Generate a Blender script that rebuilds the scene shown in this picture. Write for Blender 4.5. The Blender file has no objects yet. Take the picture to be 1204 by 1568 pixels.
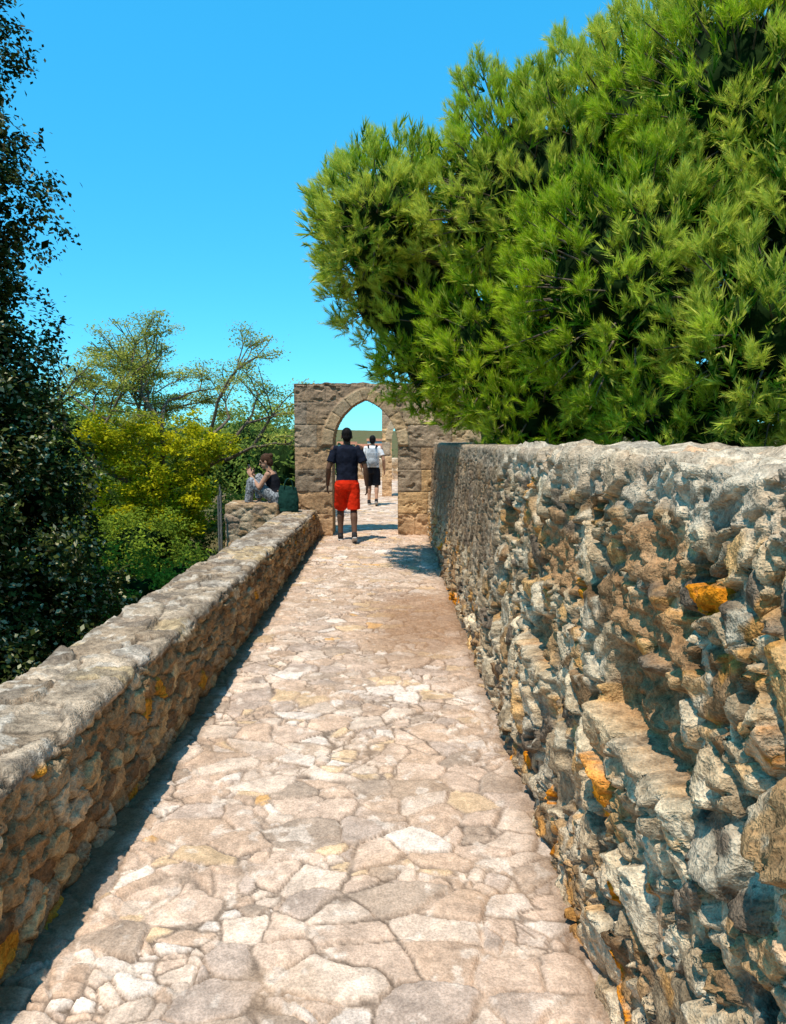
import bpy, math, numpy as np
from mathutils import Vector, Matrix, Quaternion
rng=np.random.default_rng(7)
scene=bpy.context.scene
scene.view_settings.view_transform='Standard'
scene.view_settings.look='None'
scene.view_settings.exposure=0
# ---------------------------------------------------------------- helpers
def link(o,parent=None):
    scene.collection.objects.link(o)
    if parent is not None: o.parent=parent
    return o
def empty(name,loc=(0,0,0),rotz=0):
    e=bpy.data.objects.new(name,None); e.location=loc; e.rotation_euler=(0,0,rotz)
    e.empty_display_size=.2
    return link(e)
def mk(name,verts,faces,mat,cols=None,smooth=True,parent=None):
    """faces: (n,k) int array"""
    verts=np.asarray(verts,dtype=np.float32).reshape(-1,3); faces=np.asarray(faces,dtype=np.int32)
    me=bpy.data.meshes.new(name)
    me.vertices.add(len(verts)); me.vertices.foreach_set('co',verts.ravel())
    n,k=faces.shape
    me.loops.add(n*k); me.loops.foreach_set('vertex_index',faces.ravel())
    me.polygons.add(n); me.polygons.foreach_set('loop_start',np.arange(0,n*k,k,dtype=np.int32))
    me.update(calc_edges=True)
    if smooth: me.polygons.foreach_set('use_smooth',np.ones(n,dtype=bool))
    if cols is not None:
        a=me.color_attributes.new('Col','FLOAT_COLOR','POINT')
        c=np.ones((len(verts),4),dtype=np.float32); c[:,:3]=cols
        a.data.foreach_set('color',c.ravel())
    me.materials.append(mat)
    return link(bpy.data.objects.new(name,me),parent)
def gridfaces(n,m,flip=False):
    i=np.arange(n-1)[:,None]*m+np.arange(m-1)[None,:]
    f=np.stack([i,i+1,i+m+1,i+m],-1).reshape(-1,4)
    return f[:,::-1] if flip else f
def h2(ix,iy,s):
    ix=ix.astype(np.int64);iy=iy.astype(np.int64)
    h=(ix*374761393+iy*668265263+s*974634777)&0xffffffff
    h=((h^(h>>13))*1274126177)&0xffffffff
    h=((h^(h>>16))*2246822519)&0xffffffff
    h=h^(h>>15)
    return (h&0xffffff)/float(0x1000000)
def vn(x,y,s=0):
    ix=np.floor(x);iy=np.floor(y);fx=x-ix;fy=y-iy
    fx=fx*fx*(3-2*fx);fy=fy*fy*(3-2*fy)
    a=h2(ix,iy,s);b=h2(ix+1,iy,s);c=h2(ix,iy+1,s);d=h2(ix+1,iy+1,s)
    return (a*(1-fx)+b*fx)*(1-fy)+(c*(1-fx)+d*fx)*fy
def fbm(x,y,s=0,o=4):
    r=0;a=.5;t=0
    for k in range(o):
        r=r+a*vn(x*2**k+17.3*k,y*2**k+9.1*k,s+k);t+=a;a*=.55
    return r/t
def voro(x,y,s=0,j=.85):
    ix=np.floor(x);iy=np.floor(y)
    F1=np.full(x.shape,9.);F2=np.full(x.shape,9.);cx=np.zeros(x.shape);cy=np.zeros(x.shape);px=np.zeros(x.shape);py=np.zeros(x.shape)
    for dx in (-1,0,1):
        for dy in (-1,0,1):
            gx=ix+dx;gy=iy+dy
            qx=gx+.5+(h2(gx,gy,s)-.5)*j;qy=gy+.5+(h2(gx,gy,s+77)-.5)*j
            d=np.hypot(x-qx,y-qy)
            n=d<F1
            F2=np.where(n,F1,np.minimum(F2,d)); F1=np.where(n,d,F1)
            cx=np.where(n,gx,cx);cy=np.where(n,gy,cy);px=np.where(n,x-qx,px);py=np.where(n,y-qy,py)
    return F1,F2,cx,cy,px,py
def ss(a,b,x):
    t=np.clip((x-a)/(b-a),0,1);return t*t*(3-2*t)
def palette(r,pal,wts):
    pal=np.array(pal);w=np.cumsum(wts)/np.sum(wts)
    return pal[np.minimum(np.searchsorted(w,r),len(pal)-1)]
# ---------------------------------------------------------------- materials
def newmat(name):
    m=bpy.data.materials.new(name);m.use_nodes=True
    nt=m.node_tree;b=nt.nodes['Principled BSDF'];b.inputs['Specular IOR Level'].default_value=.05
    return m,nt,b
def stone_mat(name,attr=True,base=(.35,.28,.2),var=.5,bump=.5,fine=1.0):
    m,nt,b=newmat(name);N=nt.nodes;L=nt.links
    b.inputs['Roughness'].default_value=.95
    tc=N.new('ShaderNodeTexCoord')
    n1=N.new('ShaderNodeTexNoise');n1.inputs['Scale'].default_value=24*fine;n1.inputs['Detail'].default_value=3;n1.inputs['Roughness'].default_value=.75
    n2=N.new('ShaderNodeTexNoise');n2.inputs['Scale'].default_value=120*fine;n2.inputs['Detail'].default_value=2;n2.inputs['Roughness'].default_value=.75
    for n in (n1,n2): L.new(tc.outputs['Object'],n.inputs['Vector'])
    r1=N.new('ShaderNodeMapRange');r1.inputs['From Min'].default_value=.3;r1.inputs['From Max'].default_value=.7
    r1.inputs['To Min'].default_value=1-var;r1.inputs['To Max'].default_value=1+var*.8
    L.new(n1.outputs['Fac'],r1.inputs['Value'])
    r2=N.new('ShaderNodeMapRange');r2.inputs['From Min'].default_value=.35;r2.inputs['From Max'].default_value=.65
    r2.inputs['To Min'].default_value=.78;r2.inputs['To Max'].default_value=1.2
    L.new(n2.outputs['Fac'],r2.inputs['Value'])
    mu2=N.new('ShaderNodeMath');mu2.operation='MULTIPLY';L.new(r1.outputs[0],mu2.inputs[0]);L.new(r2.outputs[0],mu2.inputs[1])
    vm=N.new('ShaderNodeVectorMath');vm.operation='SCALE';L.new(mu2.outputs[0],vm.inputs['Scale'])
    if attr:
        a=N.new('ShaderNodeAttribute');a.attribute_name='Col';L.new(a.outputs['Color'],vm.inputs[0])
    else: vm.inputs[0].default_value=base
    L.new(vm.outputs[0],b.inputs['Base Color'])
    ad=N.new('ShaderNodeMath');ad.operation='ADD';L.new(n1.outputs['Fac'],ad.inputs[0]);
    ml=N.new('ShaderNodeMath');ml.operation='MULTIPLY';ml.inputs[1].default_value=.3;L.new(n2.outputs['Fac'],ml.inputs[0]);L.new(ml.outputs[0],ad.inputs[1])
    bp=N.new('ShaderNodeBump');bp.inputs['Strength'].default_value=bump;bp.inputs['Distance'].default_value=.025
    L.new(ad.outputs[0],bp.inputs['Height']);L.new(bp.outputs[0],b.inputs['Normal'])
    return m
def leaf_mat(name,trans=.35):
    m,nt,b=newmat(name);N=nt.nodes;L=nt.links
    a=N.new('ShaderNodeAttribute');a.attribute_name='Col'
    df=N.new('ShaderNodeBsdfDiffuse');L.new(a.outputs['Color'],df.inputs['Color'])
    t=N.new('ShaderNodeBsdfTranslucent');L.new(a.outputs['Color'],t.inputs['Color'])
    mx=N.new('ShaderNodeMixShader');mx.inputs[0].default_value=trans
    L.new(df.outputs[0],mx.inputs[1]);L.new(t.outputs[0],mx.inputs[2])
    L.new(mx.outputs[0],N['Material Output'].inputs['Surface'])
    N.remove(b)
    return m
def plain_mat(name,c,rough=.8,var=.15,scale=30,c2=None,bump=.1):
    m,nt,b=newmat(name);N=nt.nodes;L=nt.links
    tc=N.new('ShaderNodeTexCoord');n=N.new('ShaderNodeTexNoise');n.inputs['Scale'].default_value=scale;n.inputs['Detail'].default_value=3
    L.new(tc.outputs['Object'],n.inputs['Vector'])
    cr=N.new('ShaderNodeValToRGB');cr.color_ramp.elements[0].position=.35;cr.color_ramp.elements[1].position=.65
    c2=c2 or [min(1,x*(1+var)) for x in c]
    cr.color_ramp.elements[0].color=(*[x*(1-var) for x in c],1);cr.color_ramp.elements[1].color=(*c2,1)
    L.new(n.outputs['Fac'],cr.inputs[0]);L.new(cr.outputs[0],b.inputs['Base Color'])
    b.inputs['Roughness'].default_value=rough
    if bump:
        bp=N.new('ShaderNodeBump');bp.inputs['Strength'].default_value=bump;bp.inputs['Distance'].default_value=.01
        L.new(n.outputs['Fac'],bp.inputs['Height']);L.new(bp.outputs[0],b.inputs['Normal'])
    return m
M_wall=stone_mat('rubble_stone',var=.5,bump=.8)
M_para=stone_mat('parapet_stone',var=.45,bump=.8)
M_path=stone_mat('paving_stone',var=.26,bump=.35)
M_arch=stone_mat('ashlar_sandstone',var=.3,bump=.6,fine=.6)
M_archcore=stone_mat('sandstone_core',attr=False,base=(.38,.23,.11),var=.3)
M_needle=leaf_mat('pine_needles',.38)
M_leaf=leaf_mat('leaves',.4)
M_dleaf=leaf_mat('dark_leaves',.1)
M_bark=plain_mat('bark',(.15,.115,.085),.95,.4,14,bump=.8)
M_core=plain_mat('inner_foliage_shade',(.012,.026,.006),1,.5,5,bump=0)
M_ground=plain_mat('dry_ground',(.26,.17,.08),1,.35,.35,(.09,.11,.035),.4)
# ---------------------------------------------------------------- sun and sky
el=math.radians(67);hx,hy=.57,.8216
d=Vector((math.cos(el)*hx,math.cos(el)*hy,-math.sin(el)))
sl=bpy.data.lights.new('sun','SUN');sl.energy=5.0;sl.angle=math.radians(.5);sl.color=(1,.93,.82)
so=link(bpy.data.objects.new('sun',sl));so.rotation_mode='QUATERNION';so.rotation_quaternion=d.to_track_quat('-Z','Y')
so.location=(-5,-8,20)
w=bpy.data.worlds.new('World');scene.world=w;w.use_nodes=True
nt=w.node_tree;bg=nt.nodes['Background']
sk=nt.nodes.new('ShaderNodeTexSky');sk.sky_type='NISHITA';sk.sun_disc=False
sk.sun_elevation=el;sk.sun_rotation=math.atan2(-hx,-hy);sk.air_density=1.0;sk.dust_density=0.0;sk.ozone_density=1.0
mx=nt.nodes.new('ShaderNodeMix');mx.data_type='RGBA';mx.blend_type='MULTIPLY';mx.inputs[0].default_value=1
nt.links.new(sk.outputs[0],mx.inputs[6]);mx.inputs[7].default_value=(.55,1.35,1.45,1)
m2=nt.nodes.new('ShaderNodeMix');m2.data_type='RGBA';m2.inputs[0].default_value=.52
nt.links.new(mx.outputs[2],m2.inputs[6]);m2.inputs[7].default_value=(.0,3.75,7.9,1)
nt.links.new(m2.outputs[2],bg.inputs['Color'])
bg.inputs['Strength'].default_value=.15
# ---------------------------------------------------------------- camera
cam=bpy.data.cameras.new('camera');co=link(bpy.data.objects.new('camera',cam))
co.location=(0,0,1.65);co.rotation_euler=(math.radians(90-5.77),0,math.radians(-.2))
cam.sensor_fit='VERTICAL';cam.sensor_height=36;cam.lens=36*1180/1568
cam.clip_start=.05;cam.clip_end=8000
scene.camera=co
# ---------------------------------------------------------------- terrain
def terr(X,Y):
    z=-1.35+.25*(fbm(X*.3,Y*.3,3)-.5)*2
    z=np.where(X<-2, z-.5*ss(-2,-7,X)*ss(14,4,Y), z)
    z=z-9*ss(45,160,np.hypot(X,Y))
    z=z+ss(.7,1.3,X)*1.5*ss(45,20,Y)*ss(60,40,X)
    far=ss(250,900,np.hypot(X,Y))
    z=z+far*(11+10*(fbm(X*.003+5,Y*.003,9)-.35)*2)
    z=z+ss(2500,3000,np.hypot(X,Y))*-20
    return z
def sym(a,b,n): # signed geometric spacing
    g=np.geomspace(a,b,n);return np.concatenate([-g[::-1],np.arange(-a*.9,a,.25),g])
xs=np.unique(np.round(sym(6,4000,70),3));ys=np.unique(np.round(np.concatenate([-np.geomspace(4,2000,25)[::-1],np.arange(-3.8,40,.5),np.geomspace(40,4000,90)]),3))
Xg,Yg=np.meshgrid(xs,ys,indexing='ij')
mk('ground',np.stack([Xg,Yg,terr(Xg,Yg)],-1),gridfaces(len(xs),len(ys),True),M_ground)
# ---------------------------------------------------------------- paved path
xs=np.arange(-1.32,.76,.0075);ys=np.concatenate([np.linspace(-3,1.4,120,endpoint=False),1.4*np.exp(np.arange(0,math.log(13.4/1.4),.0034))])
X,Y=np.meshgrid(xs,ys,indexing='ij')
def pave(X,Y):
    wx=X+.07*(fbm(X*4,Y*4,11,2)-.5)*2+.022*(fbm(X*22,Y*22,12)-.5);wy=Y+.07*(fbm(X*4,Y*4,21,2)-.5)*2+.022*(fbm(X*22,Y*22,22)-.5)
    F1,F2,cx,cy,px,py=voro(wx/.20,wy/.155,5,.98)
    e=F2-F1
    G1,G2,gx,gy,qx,qy=voro(wx/.10,wy/.085,15,.98)
    sp=h2(cx,cy,91)<.26
    e2=np.where(sp,np.minimum(e,(G2-G1)*.6),e)
    idx=np.where(sp,gx*7+3,cx);idy=np.where(sp,gy*5+1,cy)
    gw=.07+.08*fbm(X*5,Y*5,92,3)
    body=ss(.02,gw,e2)
    rnd=h2(idx,idy,31)
    z=body*(.005+.008*rnd)+(px*(h2(cx,cy,41)-.5)+py*(h2(cx,cy,42)-.5))*.018*body
    z=z+.011*(fbm(X*9,Y*9,51,4)-.5)*2*body+.02*(fbm(X*1.2,Y*1.2,61,3)-.5)
    pal=[(.54,.38,.275),(.59,.44,.33),(.50,.34,.235),(.44,.325,.25),(.56,.38,.225),(.66,.53,.43),(.38,.275,.20),(.60,.33,.13)]
    c=palette(h2(idx,idy,71),pal,[5,5,4,3.5,2.2,2.4,2.0,.35])
    c=c*(.92+.2*h2(idx,idy,72))[...,None]
    c=c*(.60+.84*fbm(X*9,Y*9,73,5))[...,None]
    mort=np.array([.40,.285,.205])*(.55+.8*fbm(X*16,Y*16,74,4))[...,None]
    worn=ss(.5,.72,fbm(X*1.1+3,Y*.9,81,4))*.5+ss(.2,.6,X)*.35
    crack=(ss(.07,.012,e2)*(1-worn*.7)*.58*ss(.25,.5,fbm(X*3,Y*3,87,3)))[...,None]
    k=(body*(1-worn))[...,None]
    c=c*k+mort*1.2*(1-k)
    c=c*(1-crack)
    so_=ss(.55,.72,fbm(X*2.3,Y*2.3,85,4))[...,None]*.4
    c=c*(1-so_)+np.array([.44,.28,.17])*so_
    wh=ss(.64,.72,fbm(X*14,Y*14,86,4))[...,None]*.5
    c=c*(1-wh)+np.array([.72,.585,.47])*wh
    return z,c*1.1
z,c=pave(X,Y)
st=np.exp(-(((X-.3)/.5)**2+((Y-6.8)/1.2)**2))*(.4+1.1*fbm(X*3,Y*3,83));st=np.clip(st,0,.8)[...,None]
c=c*(1-st)+np.array([.31,.17,.09])*st
dr=np.clip(ss(.5,.62,X)*.5*(.5+.8*fbm(X*6,Y*6,84))+ss(-1.0,-1.13,X+.08*(fbm(X*5,Y*5,88)-.5))*.9,0,1)[...,None]  # soil at both edges; left strip also paints the parapet's shadow into the colour
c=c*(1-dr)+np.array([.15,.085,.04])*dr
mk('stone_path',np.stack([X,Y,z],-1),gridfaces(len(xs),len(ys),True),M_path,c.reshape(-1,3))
xs=np.arange(-1.7,1.61,.05);ys=np.arange(13.3,28.3,.05)
X,Y=np.meshgrid(xs,ys,indexing='ij');z,c=pave(X,Y)
mk('stone_terrace',np.stack([X,Y,z-.006],-1),gridfaces(len(xs),len(ys),True),M_path,(c*1.05).reshape(-1,3))
# ---------------------------------------------------------------- rubble walls (swept profiles with relief)
def sweep(name,prof,ys,hfun,mat,topf=None,flip=False,kn=7):
    P=[];U=[];u=0
    for (a,b,sp) in prof:
        a=np.array(a);b=np.array(b);L=np.linalg.norm(b-a);n=max(2,int(L/sp))
        t=np.linspace(0,1,n,endpoint=False)
        P.append(a+(b-a)*t[:,None]);U.append(u+L*t);u+=L
    P.append(np.array(prof[-1][1])[None]);U.append([u])
    P=np.concatenate(P);U=np.concatenate(U)
    T=np.gradient(P,axis=0);k=np.ones(kn)/kn
    T=np.stack([np.convolve(np.pad(T[:,i],kn//2,'edge'),k,'valid') for i in (0,1)],1)
    T/=np.linalg.norm(T,axis=1)[:,None]+1e-9
    Nn=np.stack([-T[:,1],T[:,0]],1)
    if flip: Nn=-Nn
    Yg,Ug=np.meshgrid(ys,U,indexing='ij')
    h,c=hfun(Yg,Ug)
    Px=P[None,:,0]+Nn[None,:,0]*h;Pz=P[None,:,1]+Nn[None,:,1]*h
    if topf is not None:
        s=topf(Yg); Pz=np.where(Pz>0,Pz*s,Pz)
    Yo=Yg+.012*(fbm(Yg*25,Ug*25,991,3)-.5)
    return mk(name,np.stack([Px,Yo,Pz],-1),gridfaces(len(ys),len(U),not flip),mat,c.reshape(-1,3))
def ygrid(a,b,r,neg=-3):
    return np.concatenate([np.linspace(neg,a,int((a-neg)/.04),endpoint=False),a*np.exp(np.arange(0,math.log(b/a),r)),[b]])
WH=1.6
def hright(Y,U):
    wy=Y+.06*(fbm(Y*5,U*5,101,2)-.5)*2+.035*(fbm(Y*18,U*18,102)-.5);wu=U+.06*(fbm(Y*5,U*5,103,2)-.5)*2+.035*(fbm(Y*18,U*18,104)-.5)
    F1,F2,cx,cy,px,py=voro(wy/.25,wu/.165,105,.98)
    G1,G2,gx,gy,qx,qy=voro(wy/.10,wu/.075,115,.98)
    sp=(h2(cx,cy,191)<.5)
    e=np.where(sp,np.minimum((F2-F1)*1.6,(G2-G1)),F2-F1)
    idx=np.where(sp,gx*7+3,cx);idy=np.where(sp,gy*5+1,cy)
    body=ss(.0,.15,e)
    r=h2(idx,idy,131)
    far=ss(4.2,5.2,Y)
    big=np.where(sp,.028,.042)
    h=body*big*(.2+r)+np.where(sp,(qx*(h2(gx,gy,141)-.5)+qy*(h2(gx,gy,142)-.5))*.07,(px*(h2(cx,cy,141)-.5)+py*(h2(cx,cy,142)-.5))*.13)*body
    K1,K2,kx,ky,kpx,kpy=voro(wy/.06,wu/.05,181,1.)
    h=h+((kpx*(h2(kx,ky,182)-.5)+kpy*(h2(kx,ky,183)-.5))*.026+.008*h2(kx,ky,184))*(.3+.9*h2(idx,idy,185))
    rough=fbm(Y*20,U*20,151,4)-.5
    h=h+rough*.028+.05*(fbm(Y*2.2,U*2.2,153,3)-.5)
    pit=ss(.63,.71,fbm(Y*12,U*14,154,3));h=h-pit*.06
    pal=[(.51,.355,.205),(.64,.48,.30),(.44,.26,.12),(.27,.155,.075),(.58,.33,.13),(.19,.135,.09),(.74,.25,.015),(.38,.27,.16)]
    c=palette(h2(idx,idy,171),pal,[5,3.8,3.8,3.2,2.4,2.4,1.0,3.8])
    c=c*(.75+.45*h2(idx,idy,172))[...,None]*(.55+.95*fbm(Y*9,U*9,178,4))[...,None]
    mort=np.array([.48,.345,.215])*(.5+.9*fbm(Y*14,U*14,174,3))[...,None]
    k=ss(.0,.10,e)[...,None]
    c=c*k+mort*.58*(1-k)
    lich=ss(.56,.65,fbm(Y*7,U*7,175,4))[...,None]*.6
    c=c*(1-lich)+np.array([.68,.55,.38])*lich
    orl=ss(.67,.73,fbm(Y*6+9,U*6,179,4))[...,None]*.5
    c=c*(1-orl)+np.array([.66,.28,.04])*orl
    c=c*(1-.6*pit[...,None])
    def box(y0,y1,u0,u1,s=.025):
        jy=.03*(fbm(Y*9,U*9,160)-.5)*2;ju=.02*(fbm(Y*9,U*9,161)-.5)*2
        return ss(y0-s,y0+s,Y+jy)*ss(y1+s,y1-s,Y+jy)*ss(u0-.010,u0+.010,U+ju)*ss(u1+s,u1-s,U+ju)
    sand=np.array([.34,.185,.085])
    for (y0,y1,ut) in [(1.6,2.3,.95),(3.0,3.65,.80)]:
        lg=ss(y0-.05,y0+.05,Y)*ss(y1+.05,y1-.05,Y)*ss(ut-.26,ut-.01,U)*ss(ut+.012,ut,U)
        h=h+lg*.05; lc=(lg*.6)[...,None]; c=c*(1-lc)+np.array([.60,.46,.30])*lc
    for (y0,y1,u0,u1,dep,col) in [(1.65,2.25,.955,1.17,-.045,1),(3.05,3.6,.81,.98,-.05,1),(1.66,2.3,1.22,1.35,.022,1),(1.75,2.2,1.39,1.54,.025,1),(2.75,3.3,1.18,1.40,.015,1),(4.0,4.5,1.2,1.38,-.03,1)]:
        b=box(y0,y1,u0,u1)
        hb=dep+.04*(fbm(Y*14,U*22,162,4)-.5)*2-.02*ss(.55,.7,fbm(Y*14,U*22,163,3))
        h=h*(1-b)+hb*b
        cb=(sand*(.55+.9*fbm(Y*12,U*24,164,4))[...,None])*(1.2 if dep>0 else 1.)
        c=c*(1-.88*b[...,None])+cb*.88*b[...,None]
    hol=np.exp(-(((Y-1.93)/.06)**2+((U-1.47)/.025)**2));h=h-.05*hol
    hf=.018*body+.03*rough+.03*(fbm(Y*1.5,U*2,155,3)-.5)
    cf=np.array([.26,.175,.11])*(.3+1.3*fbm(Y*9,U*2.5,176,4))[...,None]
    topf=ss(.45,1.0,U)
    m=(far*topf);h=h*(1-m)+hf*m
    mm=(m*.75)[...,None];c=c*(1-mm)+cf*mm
    cap=ss(WH-.035,WH-.01,U+.07*(fbm(Y*9,U*9,157)-.5))
    h=h*(1-.3*cap)
    cc=np.array([.57,.455,.33])*(.55+.8*fbm(Y*16,U*16,177))[...,None]
    cm=(cap*.65*(1-.5*far))[...,None];c=c*(1-cm)+cc*cm
    h=np.where(U>WH+.6,.0,h)
    return h,c
ys=ygrid(.6,12.46,.0042)
def rtop(Y): return .995-.0045*np.clip(Y,0,13)+.012*(fbm(Y*5,Y*0,158,3)-.5)
o=sweep('rubble_stone_wall',[((.635,-.1),(.70,WH-.012),.0075),((.70,WH-.012),(.712,WH),.006),((.712,WH),(.84,WH),.009),((.84,WH),(1.2,WH),.04),((1.2,WH),(1.2,-.3),.1)],ys,hright,M_wall,topf=rtop,flip=False,kn=3)
# left parapet
def hleft(Y,U):
    top=ss(.62,.66,U)*ss(1.20,1.14,U)
    wy=Y+.05*(fbm(Y*5,U*5,201,2)-.5)*2+.035*(fbm(Y*18,U*18,202)-.5);wu=U+.05*(fbm(Y*5,U*5,203,2)-.5)*2+.035*(fbm(Y*18,U*18,204)-.5)
    F1,F2,cx,cy,px,py=voro(wy/.15,wu/.10,205,.95)
    T1,T2,tx,ty,sx,sy=voro(wy/.27,wu/.22,215,.98)
    e=F2-F1;body=ss(.0,.18,e);et=T2-T1;bt=ss(.0,.08,et)
    r=h2(cx,cy,231)
    rough=fbm(Y*24,U*24,251,4)-.5
    K1,K2,kx,ky,kpx,kpy=voro(wy/.05,wu/.045,281,1.)
    fac=(kpx*(h2(kx,ky,282)-.5)+kpy*(h2(kx,ky,283)-.5))*.024+.008*h2(kx,ky,284)
    hs_=body*.026*(.3+r)+fac*.8+rough*.022+.04*(fbm(Y*2.2,U*2.2,253,3)-.5)-.02*ss(.62,.72,fbm(Y*20,U*20,254,3))
    ht=bt*(.006+.018*h2(tx,ty,232))+(sx*(h2(tx,ty,233)-.5)+sy*(h2(tx,ty,234)-.5))*.06*bt+rough*.024+fac*.45+.04*(fbm(Y*2.6,U*2.2,256,3)-.5)
    h=hs_*(1-top)+ht*top
    pal=[(.44,.27,.13),(.31,.18,.085),(.52,.34,.165),(.21,.125,.065),(.54,.39,.235),(.60,.26,.03),(.37,.25,.14)]
    c=palette(h2(cx,cy,271),pal,[5,4,3,3,2,.5,3])*(.8+.4*h2(cx,cy,272))[...,None]*(.55+.85*fbm(Y*9,U*9,278,4))[...,None]
    k=ss(0,.12,e)[...,None];c=c*k+np.array([.26,.165,.08])*(1-k)
    palt=[(.46,.335,.225),(.38,.265,.17),(.53,.37,.205),(.44,.35,.265),(.30,.21,.14)]
    ct=palette(h2(tx,ty,273),palt,[4,4,2,3,2])*(.82+.36*h2(tx,ty,274))[...,None]
    ct=ct*(.35+1.25*fbm(Y*10,U*10,275,5))[...,None]
    kt=(.5+.5*ss(0,.08,et))[...,None];ct=ct*kt+np.array([.33,.24,.16])*(1-kt)
    ct=ct*(1-.6*ss(.06,.01,et))[...,None]
    li=ss(.52,.62,fbm(Y*8,U*8,277,4))[...,None]*.6;ct=ct*(1-li)+np.array([.20,.155,.115])*li
    li=ss(.59,.67,fbm(Y*11,U*11,279,4))[...,None]*.6;ct=ct*(1-li)+np.array([.64,.53,.41])*li
    t3=top[...,None];c=c*(1-t3)+ct*t3
    h=np.where(U>1.5,0,h)
    return h,c
ys=ygrid(1.3,12.45,.0046)
sweep('stone_parapet_wall',[((-1.18,-.08),(-1.205,.585),.0085),((-1.205,.585),(-1.22,.60),.007),((-1.22,.60),(-1.66,.60),.011),((-1.66,.60),(-1.69,.57),.012),((-1.69,.57),(-1.72,-2.2),.06)],ys,hleft,M_para,topf=lambda Y:.97-.024*np.clip(Y-1.5,0,11),flip=True,kn=3)
def simple_wall(name,x0,x1,y0,y1,z0,z1,mat=M_para,res=.05,parent=None,seed=0,tint=1.0):
    P=[];F=[];C=[];off=0
    for (o_,a_,b_,n_) in [((x0,y0,z0),(x1-x0,0,0),(0,0,z1-z0),(0,-1,0)),((x1,y0,z0),(0,y1-y0,0),(0,0,z1-z0),(1,0,0)),((x1,y1,z0),(x0-x1,0,0),(0,0,z1-z0),(0,1,0)),((x0,y1,z0),(0,y0-y1,0),(0,0,z1-z0),(-1,0,0)),((x0,y0,z1),(x1-x0,0,0),(0,y1-y0,0),(0,0,1))]:
        o_=np.array(o_);a_=np.array(a_,float);b_=np.array(b_,float);n_=np.array(n_,float)
        la=np.linalg.norm(a_);lb=np.linalg.norm(b_);na=max(2,int(la/res))+1;nb=max(2,int(lb/res))+1
        s,t=np.meshgrid(np.linspace(0,1,na),np.linspace(0,1,nb),indexing='ij')
        V=o_+a_*s[...,None]+b_*t[...,None]
        A=V@np.array([1,1.,.13])+seed;B=V@np.array([.1,.07,1.])+ (V[...,1] if n_[2]>0 else 0)
        F1,F2,cx,cy,_,_=voro((A+.1*fbm(A*8,B*8,3))/.2,(B+.1*fbm(A*8,B*8,4))/.12,300+seed,.95);e=F2-F1
        edge=ss(0,.04,s*la)*ss(0,.04,(1-s)*la)*ss(0,.04,t*lb)*ss(0,.04,(1-t)*lb)
        h=(ss(.02,.2,e)*.02*(.3+h2(cx,cy,5))+.04*(fbm(A*14,B*14,6)-.5))*edge
        V=V+n_*h[...,None]
        c=palette(h2(cx,cy,8),[(.42,.28,.16),(.30,.19,.10),(.50,.38,.25),(.36,.26,.18)],[4,3,3,3])*(.85+.3*h2(cx,cy,9))[...,None]
        k=ss(0,.14,e)[...,None];c=(c*k+np.array([.30,.22,.15])*(1-k))*tint*(.6+.8*fbm(A*9,B*9,7))[...,None]
        P.append(V.reshape(-1,3));C.append(c.reshape(-1,3));F.append(gridfaces(na,nb,True)+off);off+=na*nb
    return mk(name,np.concatenate(P),np.concatenate(F),mat,np.concatenate(C),parent=parent)
simple_wall('stone_parapet_wall',-1.72,-1.35,13.15,28.2,-2,.42,seed=2,tint=1.1)
simple_wall('terrace_end_wall',-1.34,1.6,28.25,28.6,-2,.75,seed=3,tint=1.6)
simple_wall('stone_side_wall',-2.55,-1.745,11.85,12.42,-2,.57,seed=4,res=.015,tint=1.15)
simple_wall('stone_side_wall',1.62,2.0,13.2,28.0,-1,1.7,seed=5,tint=1.3)
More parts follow.
